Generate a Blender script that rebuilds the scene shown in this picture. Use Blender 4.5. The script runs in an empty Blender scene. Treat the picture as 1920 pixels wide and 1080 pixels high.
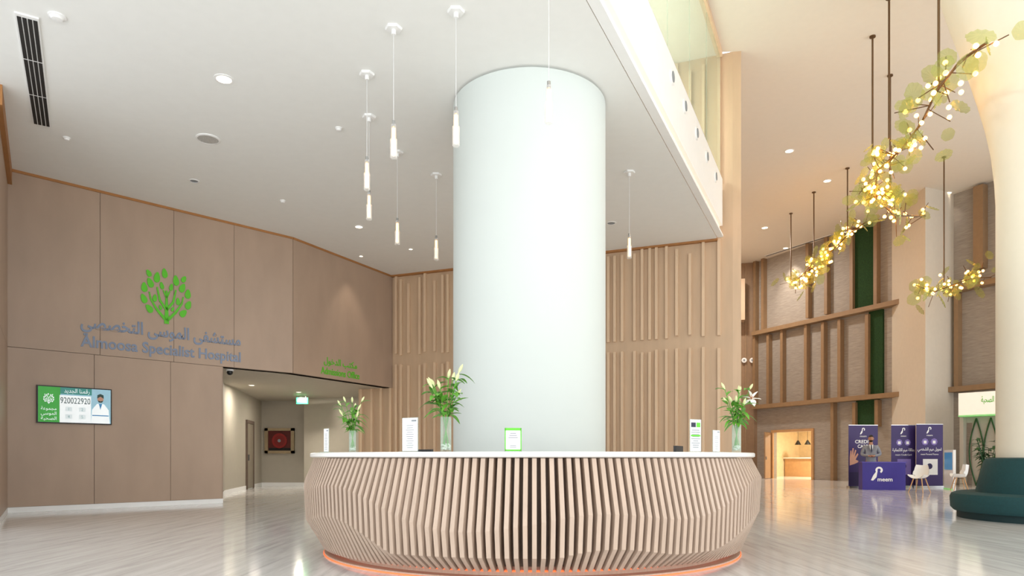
import bpy, bmesh, math, random
from mathutils import Vector, Matrix
random.seed(7)
S = bpy.context.scene; COL = S.collection
try:
    S.view_settings.view_transform = 'Standard'
except Exception as e:
    print(e)
F = 1300.; CX = 960.; HY = 858.; CH = 1.05
PI = math.pi
UP = Vector((0, 0, 1))
def P(px, py, Y): return Vector(((px-CX)*Y/F, Y, CH+(HY-py)*Y/F))
def atZ(px, py, Z): return P(px, py, (Z-CH)*F/(HY-py))
def R(d): return math.radians(d)
# ------------------------------------------------------------------ materials
def hx(h):
    h = h.lstrip('#'); c = [int(h[i:i+2], 16)/255 for i in (0, 2, 4)]
    return tuple([(x/12.92 if x <= .04045 else ((x+.055)/1.055)**2.4) for x in c]+[1.])
MC = {}
def mat(name, col, rough=.5, metal=0., em=None, es=0., var=.06, scale=6., stretch=(1, 1, 1), spec=.5, bump=0.):
    if name in MC: return MC[name]
    m = bpy.data.materials.new(name); m.use_nodes = True; nt = m.node_tree; N = nt.nodes; L = nt.links
    b = N['Principled BSDF']; c = hx(col)
    b.inputs['Roughness'].default_value = rough; b.inputs['Metallic'].default_value = metal
    b.inputs['Specular IOR Level'].default_value = spec
    tc = N.new('ShaderNodeTexCoord'); mp = N.new('ShaderNodeMapping'); mp.inputs['Scale'].default_value = stretch
    no = N.new('ShaderNodeTexNoise'); no.inputs['Scale'].default_value = scale; no.inputs['Detail'].default_value = 4
    cr = N.new('ShaderNodeValToRGB')
    cr.color_ramp.elements[0].position = .3; cr.color_ramp.elements[1].position = .7
    cr.color_ramp.elements[0].color = tuple(x*(1-var) for x in c[:3])+(1,)
    cr.color_ramp.elements[1].color = tuple(min(1, x*(1+var)) for x in c[:3])+(1,)
    L.new(tc.outputs['Object'], mp.inputs['Vector']); L.new(mp.outputs['Vector'], no.inputs['Vector'])
    L.new(no.outputs['Fac'], cr.inputs['Fac']); L.new(cr.outputs['Color'], b.inputs['Base Color'])
    if bump:
        bp = N.new('ShaderNodeBump'); bp.inputs['Strength'].default_value = bump
        L.new(no.outputs['Fac'], bp.inputs['Height']); L.new(bp.outputs['Normal'], b.inputs['Normal'])
    if em:
        b.inputs['Emission Color'].default_value = hx(em); b.inputs['Emission Strength'].default_value = es
    MC[name] = m; return m
def glass(name, tint, body, fac=.2, rough=.05, edge=.45):
    if name in MC: return MC[name]
    m = bpy.data.materials.new(name); m.use_nodes = True; nt = m.node_tree; N = nt.nodes; L = nt.links
    b = N['Principled BSDF']; b.inputs['Base Color'].default_value = hx(body); b.inputs['Roughness'].default_value = rough
    t = N.new('ShaderNodeBsdfTransparent'); t.inputs['Color'].default_value = hx(tint)
    fr = N.new('ShaderNodeLayerWeight'); fr.inputs['Blend'].default_value = .3
    mr = N.new('ShaderNodeMapRange'); mr.inputs['To Min'].default_value = fac; mr.inputs['To Max'].default_value = min(1, fac+edge)
    mx = N.new('ShaderNodeMixShader')
    L.new(fr.outputs['Facing'], mr.inputs['Value']); L.new(mr.outputs['Result'], mx.inputs['Fac'])
    L.new(t.outputs[0], mx.inputs[1]); L.new(b.outputs[0], mx.inputs[2]); L.new(mx.outputs[0], N['Material Output'].inputs['Surface'])
    MC[name] = m; return m
def marble():
    m = bpy.data.materials.new('floor_marble'); m.use_nodes = True; nt = m.node_tree; N = nt.nodes; L = nt.links
    b = N['Principled BSDF']; b.inputs['Roughness'].default_value = .1; b.inputs['Specular IOR Level'].default_value = .65
    tc = N.new('ShaderNodeTexCoord'); mp = N.new('ShaderNodeMapping'); mp.inputs['Scale'].default_value = (5.5, .35, 1); mp.inputs['Rotation'].default_value = (0, 0, R(24))
    no = N.new('ShaderNodeTexNoise'); no.inputs['Scale'].default_value = 1.8; no.inputs['Detail'].default_value = 10; no.inputs['Roughness'].default_value = .7; no.inputs['Distortion'].default_value = .5
    cr = N.new('ShaderNodeValToRGB'); e = cr.color_ramp.elements
    e[0].position = .28; e[0].color = hx('#c3c2c1'); e[1].position = .66; e[1].color = hx('#f1f1f0')
    x = e.new(.44); x.color = hx('#dddcdb'); x = e.new(.54); x.color = hx('#e8e7e6')
    L.new(tc.outputs['Object'], mp.inputs['Vector']); L.new(mp.outputs['Vector'], no.inputs['Vector']); L.new(no.outputs['Fac'], cr.inputs['Fac'])
    br = N.new('ShaderNodeTexBrick'); br.inputs['Scale'].default_value = 1; br.inputs['Brick Width'].default_value = 1.2; br.inputs['Row Height'].default_value = 1.2
    br.offset = 0; br.inputs['Mortar Size'].default_value = .003
    br.inputs['Color1'].default_value = (1, 1, 1, 1); br.inputs['Color2'].default_value = (.97, .97, .97, 1); br.inputs['Mortar'].default_value = (.85, .85, .85, 1)
    mu = N.new('ShaderNodeMix'); mu.data_type = 'RGBA'; mu.blend_type = 'MULTIPLY'; mu.inputs['Factor'].default_value = 1
    L.new(tc.outputs['Object'], br.inputs['Vector']); L.new(cr.outputs['Color'], mu.inputs[6]); L.new(br.outputs['Color'], mu.inputs[7]); L.new(mu.outputs[2], b.inputs['Base Color'])
    return m
M_floor = marble()
M_wallL = mat('brown_wall_laminate', '#b09884', .42, var=.05, scale=2, stretch=(1, 1, .4))
M_groove = mat('dark_groove', '#66564a', .8)
M_ceil = mat('ceiling_paint', '#efefeb', .8, var=.01)
M_ceilA = mat('atrium_ceiling_paint', '#e8e1d4', .8, var=.01)
M_wood = mat('slatted_wall_wood', '#ceb192', .5, var=.05, scale=3, stretch=(2, 2, .3))
M_rib = mat('rib_wood', '#dfc2a2', .5, var=.06, scale=4, stretch=(2, 2, .3))
M_trimwood = mat('orange_trim_wood', '#a8733f', .5)
M_fascia = mat('white_fascia', '#f4f4f2', .6, var=.01)
M_cove = mat('cove_light_strip', '#ffe2cc', .5, em='#ffdcc0', es=.6)
M_col = mat('column_white', '#d3dad6', .65, var=.008, scale=1, spec=.3)
M_col2 = mat('column_cream', '#ebe3d2', .5, var=.01)
M_pier = mat('pier_cream', '#dcd3c4', .6, var=.02)
M_rw = mat('grey_wood_panel', '#9f968c', .6, var=.16, scale=5, stretch=(.6, .6, 6))
M_shelf = mat('brown_shelf_wood', '#96795a', .5)
M_moss = mat('green_moss', '#1f401c', .95, var=.4, scale=30, bump=.6)
M_corr = mat('corridor_paint', '#b5ad9e', .6, var=.02)
M_white = mat('white_plastic', '#f2f2f0', .35, var=.01)
M_stone = mat('white_counter_stone', '#f1f0ec', .25, var=.015)
M_slat = mat('counter_slat_wood', '#bba593', .45, var=.07, scale=5, stretch=(3, 3, .5))
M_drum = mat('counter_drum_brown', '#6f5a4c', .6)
M_kick = mat('kick_wood', '#bfa792', .5, var=.1, scale=8, stretch=(6, 6, .3))
M_led = mat('orange_led', '#ff8a50', .5, em='#ff5a20', es=1.1)
M_black = mat('black_plastic', '#151515', .4)
M_dark = mat('dark_slot', '#1d1a18', .7)
M_chrome = mat('brushed_metal', '#b8b8b8', .25, metal=1.)
M_gold = mat('gold_frame', '#a99677', .4, metal=.3)
M_bronze = mat('bronze_rod', '#6d5338', .4, metal=.5)
M_wire = mat('pendant_wire', '#d8d8d8', .4)
M_lit = mat('lit_lens', '#fff3df', .5, em='#ffe9c8', es=7.)
M_bulb = mat('warm_bulb', '#ffcf8a', .5, em='#ffb050', es=16.)
M_tubeglow = mat('pendant_glow', '#fff0dd', .5, em='#ffb566', es=5.)
M_tubecore = mat('pendant_diffuser', '#f7efe4', .5, em='#ffdcb4', es=.8)
M_frost = glass('frosted_tube', '#ffffff', '#f4f4f2', .22, .25)
M_clear = glass('clear_glass', '#f6fbf8', '#dfeae4', .1, .03)
M_rail = glass('railing_glass', '#f0f7f3', '#d5e2da', .08, .05, .15)
M_disc = glass('green_glass_disc', '#edf0cf', '#b5bd72', .24, .12, .45)
M_green = mat('sign_green', '#5bc322', .4, var=.02)
M_steel = mat('lettering_grey_blue', '#7f8ba1', .35)
M_leaf = mat('lily_leaf', '#5f9e33', .45, var=.25)
M_leafd = mat('dark_leaf', '#234f22', .5, var=.25)
M_bud = mat('lily_bud', '#d6dda4', .5, var=.08)
M_petal = mat('lily_petal', '#f7f4ec', .5, var=.02)
M_stamen = mat('stamen', '#b5651d', .6)
M_pebble = mat('white_pebbles', '#e8e6e0', .6, var=.1, scale=60, bump=.5)
M_teal = mat('teal_upholstery', '#0e3f43', .75, var=.1, scale=30)
M_teald = mat('teal_plinth', '#0a2c30', .7)
M_purple = mat('desk_purple', '#2f1f86', .4, var=.05)
M_banner = mat('banner_purple', '#382763', .5, var=.08, scale=1.5)
M_paper = mat('white_paper', '#eef0f0', .6, var=.01)
M_ink = mat('grey_ink', '#8b9196', .6)
M_pink = mat('pink_skin_print', '#d8a48c', .6)
M_red = mat('cabinet_red', '#8f1f1c', .4)
M_beech = mat('beech_leg', '#c79a6a', .5)
M_warmroom = mat('warm_room', '#e9d3ac', .6)
M_skin = mat('skin', '#b98668', .5, var=.03)
M_hair = mat('dark_hair', '#1c1512', .7)
M_suit = mat('grey_suit', '#8c8f96', .8, var=.05, scale=40)
M_trou = mat('grey_trousers', '#777a82', .8)
M_shirt = mat('white_shirt', '#eeeeee', .7)
M_tie = mat('dark_tie', '#262a40', .6)
M_exit = mat('exit_green', '#17a05a', .4, em='#12a85a', es=.7)
M_exitw = mat('exit_white', '#ffffff', .4, em='#ffffff', es=1.)
M_tvbg = mat('tv_bg', '#9fc6d6', .3, em='#8fc0d4', es=.3)
M_tvg = mat('tv_green', '#3aa535', .3, em='#2f9d34', es=.3)
M_tvw = mat('tv_white', '#f2f7f8', .3, em='#eef6f8', es=.4)
M_tvd = mat('tv_ink', '#20403a', .3, em='#10302a', es=.2)
M_tvt = mat('tv_teal', '#3e8f86', .3, em='#2f857a', es=.25)
M_blue = mat('blue_print', '#3f83b5', .4, em='#3f83b5', es=.3)
M_sky = mat('lit_header', '#fbf7ec', .5, em='#fff6e6', es=.3)
M_gglow = mat('green_light', '#a9dca4', .5, em='#60f060', es=.25)
# ------------------------------------------------------------------ mesh builder
class MB:
    def __init__(s): s.v = []; s.f = []; s.m = []
    def add(s, vs, fs, mi=0):
        o = len(s.v); s.v += [Vector(v) for v in vs]
        for f in fs: s.f.append([i+o for i in f]); s.m.append(mi)
    def box(s, c, sz, rz=0, mi=0):
        c = Vector(c); a, b, d = sz[0]/2, sz[1]/2, sz[2]/2; cs, sn = math.cos(rz), math.sin(rz); vs = []
        for z in (-d, d):
            for x, y in ((-a, -b), (a, -b), (a, b), (-a, b)):
                vs.append(c+Vector((x*cs-y*sn, x*sn+y*cs, z)))
        s.add(vs, [(3, 2, 1, 0), (4, 5, 6, 7), (0, 1, 5, 4), (1, 2, 6, 5), (2, 3, 7, 6), (3, 0, 4, 7)], mi)
    def prism(s, poly, z0, z1, mi=0):
        n = len(poly); vs = [(p[0], p[1], z0) for p in poly]+[(p[0], p[1], z1) for p in poly]
        s.add(vs, [tuple(reversed(range(n))), tuple(range(n, 2*n))]+[(i, (i+1) % n, n+(i+1) % n, n+i) for i in range(n)], mi)
    def tube(s, pts, r, n=8, mi=0):
        pts = [Vector(p) for p in pts]; k = len(pts); rs = r if isinstance(r, (list, tuple)) else [r]*k; vs = []
        for i, p in enumerate(pts):
            t = (pts[min(i+1, k-1)]-pts[max(i-1, 0)]).normalized()
            a = t.cross(Vector((0, 0, 1)) if abs(t.z) < .95 else Vector((1, 0, 0))).normalized(); b = t.cross(a)
            for j in range(n):
                q = 2*PI*j/n; vs.append(p+(a*math.cos(q)+b*math.sin(q))*rs[i])
        fs = [(i*n+j, i*n+(j+1) % n, (i+1)*n+(j+1) % n, (i+1)*n+j) for i in range(k-1) for j in range(n)]
        fs += [tuple(range(n)), tuple(reversed(range((k-1)*n, k*n)))]
        s.add(vs, fs, mi)
    def lathe(s, prof, c=(0, 0, 0), n=32, mi=0, closed=False, cap=True):
        c = Vector(c); k = len(prof); vs = []
        for r, z in prof:
            r = max(r, .0005)
            for j in range(n):
                q = 2*PI*j/n; vs.append(c+Vector((r*math.cos(q), r*math.sin(q), z)))
        rng = range(k) if closed else range(k-1)
        fs = [(i*n+j, i*n+(j+1) % n, ((i+1) % k)*n+(j+1) % n, ((i+1) % k)*n+j) for i in rng for j in range(n)]
        if not closed and cap:
            if prof[0][0] > 1e-4: fs.append(tuple(reversed(range(n))))
            if prof[-1][0] > 1e-4: fs.append(tuple(range((k-1)*n, k*n)))
        s.add(vs, fs, mi)
    def arc(s, c, prof, a0, a1, n=96, mi=0):   # profile (r,z) closed polygon swept; angle 0 = -Y
        k = len(prof); vs = []
        for i in range(n+1):
            a = a0+(a1-a0)*i/n; d = Vector((math.sin(a), -math.cos(a), 0))
            for r, z in prof: vs.append(Vector((c[0], c[1], z))+d*r)
        fs = [(i*k+j, i*k+(j+1) % k, (i+1)*k+(j+1) % k, (i+1)*k+j) for i in range(n) for j in range(k)]
        fs += [tuple(range(k)), tuple(reversed(range(n*k, n*k+k)))]
        s.add(vs, fs, mi)
    def ball(s, c, r, nu=12, nv=8, mi=0):
        c = Vector(c); r = r if isinstance(r, (tuple, list)) else (r, r, r); vs = [c+Vector((0, 0, -r[2]))]
        for i in range(1, nv):
            t = -PI/2+PI*i/nv
            for j in range(nu):
                q = 2*PI*j/nu; vs.append(c+Vector((r[0]*math.cos(t)*math.cos(q), r[1]*math.cos(t)*math.sin(q), r[2]*math.sin(t))))
        vs.append(c+Vector((0, 0, r[2]))); l = len(vs)-1
        fs = [(0, 1+(j+1) % nu, 1+j) for j in range(nu)]
        fs += [(1+i*nu+j, 1+i*nu+(j+1) % nu, 1+(i+1)*nu+(j+1) % nu, 1+(i+1)*nu+j) for i in range(nv-2) for j in range(nu)]
        b = 1+(nv-2)*nu; fs += [(b+j, b+(j+1) % nu, l) for j in range(nu)]
        s.add(vs, fs, mi)
    def leaf(s, base, d, ln, w, droop=.3, mi=0, n=6):
        d = Vector(d).normalized(); side = d.cross(UP)
        side = side.normalized() if side.length > .05 else Vector((1, 0, 0)); nrm = side.cross(d).normalized(); vs = []
        for i in range(n+1):
            t = i/n; p = Vector(base)+d*ln*t-UP*droop*ln*t*t; ww = w*(math.sin(PI*min(.999, t*.93+.05))**.8)/2
            vs += [p-side*ww+nrm*ww*.35, p, p+side*ww+nrm*ww*.35]
        s.add(vs, [(3*i+j, 3*i+j+1, 3*i+j+4, 3*i+j+3) for i in range(n) for j in (0, 1)], mi)
    def build(s, name, mats, parent=None, origin=None, smooth=True):
        if not isinstance(mats, (list, tuple)): mats = [mats]
        if parent is not None:
            org = Vector((0, 0, 0)); q = parent
            while q: org += q.location; q = q.parent
        else: org = Vector(origin) if origin is not None else Vector((0, 0, 0))
        me = bpy.data.meshes.new(name); me.from_pydata([v-org for v in s.v], [], s.f)
        for m in mats: me.materials.append(m)
        me.polygons.foreach_set('material_index', s.m)
        bm = bmesh.new(); bm.from_mesh(me); bmesh.ops.recalc_face_normals(bm, faces=bm.faces); bm.to_mesh(me); bm.free()
        if smooth:
            me.polygons.foreach_set('use_smooth', [True]*len(me.polygons)); me.set_sharp_from_angle(angle=R(38))
        me.update(); o = bpy.data.objects.new(name, me); COL.objects.link(o)
        if parent is not None: o.parent = parent
        else: o.location = org
        return o
def tag(o, label, cat, group=None, kind=None):
    o['label'] = label; o['category'] = cat
    if group: o['group'] = group
    if kind: o['kind'] = kind
    return o
def thing(name, label, cat, loc=(0, 0, 0), group=None):
    o = bpy.data.objects.new(name, None); COL.objects.link(o); o.location = loc; o.empty_display_size = .1
    return tag(o, label, cat, group)
def struct(name, mb, m, **k):
    o = mb.build(name, m, **k); o['kind'] = 'structure'; return o
def copy_tree(o, parent=None):
    c = o.copy(); COL.objects.link(c)
    if parent is not None: c.parent = parent
    for ch in [x for x in bpy.data.objects if x.parent == o]: copy_tree(ch, c)
    return c
class Board:
    def __init__(s, o, r, up=UP):
        s.o = Vector(o); s.r = Vector(r).normalized(); s.up = Vector(up).normalized(); s.n = s.r.cross(s.up)
    def p(s, u, v, d=0): return s.o+s.r*u+s.up*v+s.n*d
    def u(s, px):
        k = (px-CX)/F; return (k*s.o.y-s.o.x)/(s.r.x-k*s.r.y)
    def uv(s, px, py):
        u = s.u(px); Y = s.o.y+s.r.y*u; return u, CH+(HY-py)*Y/F-s.o.z
    def box(s, mb, u0, u1, v0, v1, d0, d1, mi=0):
        s.poly(mb, [(u0, v0), (u1, v0), (u1, v1), (u0, v1)], d0, d1, mi)
    def poly(s, mb, pts, d0, d1, mi=0):
        n = len(pts); vs = [s.p(a, b, d0) for a, b in pts]+[s.p(a, b, d1) for a, b in pts]
        mb.add(vs, [tuple(reversed(range(n))), tuple(range(n, 2*n))]+[(i, (i+1) % n, n+(i+1) % n, n+i) for i in range(n)], mi)
    def disc(s, mb, u, v, r, d0, d1, mi=0, n=20, sx=1.):
        s.poly(mb, [(u+r*sx*math.cos(2*PI*i/n), v+r*math.sin(2*PI*i/n)) for i in range(n)], d0, d1, mi)
    def text(s, mb, body, u, v, w=None, h=None, d0=.002, ext=.003, mi=0, bold=.0):
        cu = bpy.data.curves.new('t', 'FONT'); cu.body = body; cu.extrude = .05; cu.resolution_u = 3; cu.offset = bold
        ob = bpy.data.objects.new('t', cu); COL.objects.link(ob)
        dg = bpy.context.evaluated_depsgraph_get(); dg.update()
        me = bpy.data.meshes.new_from_object(ob.evaluated_get(dg)); vs = [x.co.copy() for x in me.vertices]; fs = [tuple(q.vertices) for q in me.polygons]
        bpy.data.objects.remove(ob); bpy.data.curves.remove(cu); bpy.data.meshes.remove(me)
        if not vs: print('NOTEXT', body); return
        x0, x1 = min(a.x for a in vs), max(a.x for a in vs); y0, y1 = min(a.y for a in vs), max(a.y for a in vs)
        sx = w/(x1-x0) if w else None; sy = h/(y1-y0) if h else None
        sx = sx or sy; sy = sy or sx
        mb.add([s.p(u+(a.x-(x0+x1)/2)*sx, v+(a.y-(y0+y1)/2)*sy, d0+(a.z+.05)*10*ext) for a in vs], fs, mi)
# arabic shaping with presentation forms
AF = {'ا': ('\ufe8d', '\ufe8e'), 'ب': 0xfe8f, 'ة': ('\ufe93', '\ufe94'), 'ت': 0xfe95, 'ج': 0xfe9d, 'ح': 0xfea1, 'خ': 0xfea5, 'د': ('\ufea9', '\ufeaa'),
      'ر': ('\ufead', '\ufeae'), 'س': 0xfeb1, 'ش': 0xfeb5, 'ص': 0xfeb9, 'ط': 0xfec1, 'ع': 0xfec9, 'ف': 0xfed1, 'ق': 0xfed5, 'ك': 0xfed9, 'ل': 0xfedd,
      'م': 0xfee1, 'ن': 0xfee5, 'ه': 0xfee9, 'و': ('\ufeed', '\ufeee'), 'ى': ('\ufeef', '\ufef0'), 'ي': 0xfef1, 'ئ': 0xfe89, '&': ('\ufefb', '\ufefc')}
def ar(t):
    t = t.replace('لا', '&'); out = []
    for i, c in enumerate(t):
        if c not in AF: out.append(c); continue
        f = AF[c]; dual = isinstance(f, int)
        prev = i > 0 and t[i-1] in AF and isinstance(AF[t[i-1]], int)
        nxt = i+1 < len(t) and t[i+1] in AF and dual
        if dual: out.append(chr(f+{(0, 0): 0, (1, 0): 1, (0, 1): 2, (1, 1): 3}[(int(prev), int(nxt))]))
        else: out.append(f[1] if prev else f[0])
    return ''.join(reversed(out))
def lines(b, mb, u0, u1, v0, v1, n, d0, d1, mi=0, th=.35):
    for i in range(n):
        v = v1-(v1-v0)*(i+.5)/n; h = (v1-v0)/n*th/2; q = random.uniform(.55, 1)*(u1-u0)/2; m = (u0+u1)/2
        b.box(mb, m-q, m+q, v-h, v+h, d0, d1, mi)
def tree_emblem(b, mb, u, v, w, h, d0, d1, mi=0):
    def lf(x, y, ang, l, ww):
        pts = []
        for i in range(14):
            t = 2*PI*i/14; a = math.cos(t)*l/2; c = math.sin(t)*ww*.95/2*(1-.3*math.cos(t))
            pts.append((u+(x+a*math.cos(ang)-c*math.sin(ang))*w, v+(y+a*math.sin(ang)+c*math.cos(ang))*h))
        b.poly(mb, pts, d0, d1, mi)
    def seg(x0, y0, x1, y1, a0, a1):
        dx, dy = x1-x0, y1-y0; l = math.hypot(dx, dy); nx, ny = -dy/l, dx/l
        b.poly(mb, [(u+(x0-nx*a0)*w, v+(y0-ny*a0)*h), (u+(x1-nx*a1)*w, v+(y1-ny*a1)*h), (u+(x1+nx*a1)*w, v+(y1+ny*a1)*h), (u+(x0+nx*a0)*w, v+(y0+ny*a0)*h)], d0, d1, mi)
    seg(0, 0, 0, .3, .05, .03); seg(0, .3, 0, .62, .03, .018)
    for sx in (-1, 1):
        seg(sx*.01, .06, sx*.2, .24, .03, .024); seg(sx*.2, .24, sx*.33, .42, .024, .016); seg(sx*.33, .42, sx*.36, .55, .016, .012)
        seg(sx*.0, .26, sx*.14, .42, .028, .022); seg(sx*.14, .42, sx*.2, .66, .022, .014)
        seg(0, .48, sx*.07, .62, .018, .012)
        for x, y, a, l, q in ((.36, .24, 42, .18, .125), (.47, .41, 62, .18, .125), (.46, .62, 84, .18, .13), (.245, .45, 95, .14, .09), (.34, .72, 62, .19, .125), (.2, .84, 98, .2, .13), (.1, .7, 74, .14, .085), (.13, .29, 64, .1, .06), (.37, .89, 55, .14, .1)):
            lf(sx*x, y, R(a) if sx > 0 else PI-R(a), l, q)
    lf(-.04, .94, R(100), .18, .12)
# ------------------------------------------------------------------ the setting
mb = MB(); mb.prism([(-14, -6), (24, -6), (24, 42), (-14, 42)], -.2, 0); struct('floor', mb, M_floor)
BL = Board((-9.69, 13.1, 0), (.992, 1, 0)); BK = Board((-3.64, 21, 0), (8.76, -3.5, 0)); BR = Board((12.73, 36, 0), (4.7, -10.1, 0))
ZC = 6.55; ZA = 11.2; ZL = 3.16; ZM = 11.2
A_ = Vector((.897, 8.33, 0)); Dv = Vector((4.223, 8.97, 0)).normalized()
E1 = Vector((5.12, 17.35, 0)); E0 = A_-Dv*13.6
mb = MB(); low = [(-9.75, 13.2), (-5.55, 17.45), (-3.7, 21.1), (5.14, 17.56), (E1.x, E1.y), (E0.x, E0.y), (-13, E0.y), (-13, 9), (-7.6, 10.1)]
mb.prism(low, ZC, 7.9); struct('ceiling', mb, M_ceil)
BF = Board((E0.x, E0.y, 0), Dv); LF = (E1-E0).length
mb = MB(); BF.box(mb, 0, LF, ZC+.28, 8.0, 0, .12); BF.box(mb, 0, LF, ZC, ZC+.05, 0, .14)
struct('trim_1', mb, M_fascia)
mb = MB(); BF.box(mb, 0, LF, ZC+.05, ZC+.28, 0, .05); struct('trim_2', mb, M_cove)
mb = MB(); mz = [(-3.7, 21.1), (5.14, 17.56), (E1.x, E1.y), (E0.x, E0.y), (-13, E0.y), (-13, 13)]
mb.prism(mz, ZM, ZM+.2); struct('ceiling_mezzanine', mb, M_ceilA)
mb = MB(); BF.box(mb, 0, LF, 11.05, 11.195, -.02, .12); struct('trim_3', mb, M_rib)
mb = MB(); mb.prism([(E0.x+.01, E0.y), (E1.x+.01, E1.y), (5.53, 17.34), (8.6, 38), (26, 38), (26, E0.y)], ZA, ZA+.25); struct('ceiling_atrium', mb, M_ceilA)
def panels(b, mb, ulist, vlist, d=.03, g=.0045):
    for i in range(len(ulist)-1):
        for j in range(len(vlist)-1):
            b.box(mb, ulist[i]+g, ulist[i+1]-g, vlist[j]+g, vlist[j+1]-g, -.02, d, 0)
mb = MB(); ue = BL.u(417); uc = BL.u(548)
lowu = [.1, BL.u(176), BL.u(319), ue]; hiu = [.1, BL.u(187), BL.u(325), BL.u(438), uc]
panels(BL, mb, lowu, [.1, ZL]); panels(BL, mb, hiu, [ZL, ZC])
BL.box(mb, .1, ue, 0, ZL, -.25, -.015, 1); BL.box(mb, .1, uc+.02, ZL, ZC, -.25, -.015, 1); BL.box(mb, ue-.02, ue, 0.1, ZL, -.25, .03, 0)
cnr = BL.p(uc, 0); B2 = Board(cnr, Vector((-3.64, 21, 0))-cnr); L2 = (Vector((-3.64, 21, 0))-cnr).length
panels(B2, mb, [0, L2], [ZL, ZC]); B2.box(mb, 0, L2, ZL, ZC, -.25, -.015, 1)
c0 = BL.p(.1, 0); B0 = Board(Vector((-7.6, 10.17, 0)), c0-Vector((-7.6, 10.17, 0))); L0 = (c0-Vector((-7.6, 10.17, 0))).length
panels(B0, mb, [0, L0], [.1, ZL, ZC]); B0.box(mb, 0, L0, 0, ZC, -.25, -.015, 1)
struct('wall_left', mb, [M_wallL, M_groove])
mb = MB(); BL.box(mb, .1, ue, 0, .1, -.015, .035); B0.box(mb, 0, L0, 0, .1, -.015, .035); struct('baseboard_left', mb, M_fascia)
mb = MB(); BL.box(mb, .1, uc, ZC-.05, ZC, .03, .05); B2.box(mb, 0, L2, ZC-.05, ZC, .03, .05); B0.box(mb, 0, L0, ZC-.3, ZC, .03, .1); struct('trim_4', mb, M_trimwood)
mb = MB(); uE = BK.u(1374); uL = -1.19; uS = (E1-BK.o).length+.02
BK.box(mb, uL, 0, 0, ZL, -.2, 0); BK.box(mb, 0, uE, 0, ZM, -.2, 0)
u = uL+.1; rnd = random.Random(3)
while u < uE-.08:
    w = .07; top1 = rnd.choice([3.85, 3.85, 3.85, 3.8]); low2 = rnd.choice([4.12, 4.12, 4.12, 4.18]); hi2 = rnd.choice([ZC, ZC, 6.4, 6.25])
    if u < 0: BK.box(mb, u, u+w, .1, ZL, 0, .08, 1)
    else:
        BK.box(mb, u, u+w, .1, top1, 0, .08, 1)
        if u > uS: BK.box(mb, u, u+w, low2, 11.15, 0, .08, 1)
        else:
            BK.box(mb, u, u+w, low2, hi2, 0, .08, 1); BK.box(mb, u, u+w, 8, rnd.choice([10.9, 11.0, 11.15]), 0, .08, 1)
    u += rnd.choice([.17, .2, .26, .33, .38])
struct('wall_back', mb, [M_wood, M_rib])
mb = MB(); BK.box(mb, 0, uS, ZC-.05, ZC, .0, .1); struct('trim_5', mb, M_trimwood)
mb = MB(); a = BK.p(uE, 0); b = Vector((8.6, 38, 0)); bb = Board(a, b-a); bb.box(mb, 0, (b-a).length, 0, ZA, -.0, .2); struct('wall_return', mb, M_wood)
a = Vector((8.4, 37.2, 0)); b = Vector((12.78, 36.02, 0)); BB = Board(a, b-a); mb = MB(); BB.box(mb, 0, (b-a).length, 0, ZA, -.2, 0)
for k in range(11): BB.box(mb, .3+k*.4, .36+k*.4, 0, ZA-.1, 0, .05, 1)
BB.box(mb, BB.u(1372), BB.u(1395), 8.1, 10.2, .05, .8, 2)
struct('wall_far', mb, [mat('far_wall_wood', '#927559', .6), M_shelf, M_wood])
for i, px in enumerate((1381, 1395, 1410)):
    uu, vv = BB.uv(px, 676); mb = MB(); BB.disc(mb, uu, vv, .13, .05, .14); BB.disc(mb, uu, vv, .05, .14, .16, 1)
    o = mb.build('wall_disc', [M_white, M_ink], origin=BB.p(uu, vv, .05)); tag(o, ['leftmost', 'middle', 'rightmost'][i]+' of three small round white discs on far brown wall', 'wall disc', 'row of white discs')
# right wall
mb = MB(); UE = BR.u(1920)+3; d0u, d1u = BR.u(1451), BR.u(1523); DH = 2.31
BR.box(mb, 0, d0u, 0, ZA, -.2, 0); BR.box(mb, d0u, d1u, DH, ZA, -.2, 0); BR.box(mb, d1u, UE, 0, ZA, -.2, 0)
def fin(px, y0, y1, w=.16, d=.25, mi=1):
    uu, v1 = BR.uv(px, y0); _, v0 = BR.uv(px, y1); BR.box(mb, uu-w/2, uu+w/2, max(v0, 0), min(v1, ZA), 0, d, mi)
for z in (3.55, 7.35): BR.box(mb, 0, UE, z, z+.2, 0, .4, 1)
for px, a, b in ((1421, 470, 622), (1436, 480, 622), (1520, 450, 597), (1555, 445, 590), (1603, 430, 585), (1648, 400, 578), (1420, 630, 765), (1446, 628, 765), (1472, 615, 762), (1517, 610, 758), (1549, 605, 753), (1580, 600, 750), (1632, 590, 745), (1567, 755, 906), (1608, 755, 800), (1650, 750, 800), (1800, 550, 730), (1778, 380, 730), (1910, 300, 720)):
    fin(px, a, b)
fin(1843, 350, 505, .35, .3)
def moss(px0, px1, y0, y1):
    u0, v1 = BR.uv(px0, y0); u1, v0 = BR.uv(px1, y1); BR.box(mb, u0, u1, v0, v1, 0, .1, 2)
moss(1603, 1646, 430, 580); moss(1632, 1658, 585, 746); moss(1608, 1650, 752, 800)
struct('wall_right', mb, [M_rw, M_shelf, M_moss])
mb = MB(); BR.box(mb, d0u-.12, d0u, 0, DH+.12, 0, .08); BR.box(mb, d1u, d1u+.12, 0, DH+.12, 0, .08); BR.box(mb, d0u, d1u, DH, DH+.12, 0, .08); struct('trim_6', mb, M_beech)
mb = MB(); BR.box(mb, d0u-3, d1u+1, 0, 3, -5.2, -5); BR.box(mb, d0u-3.1, d0u-3, 0, 3, -5, -.2); BR.box(mb, d1u+1, d1u+1.1, 0, 3, -5, -.2); BR.box(mb, d0u-3, d1u+1, 2.9, 3, -5, -.2)
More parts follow.
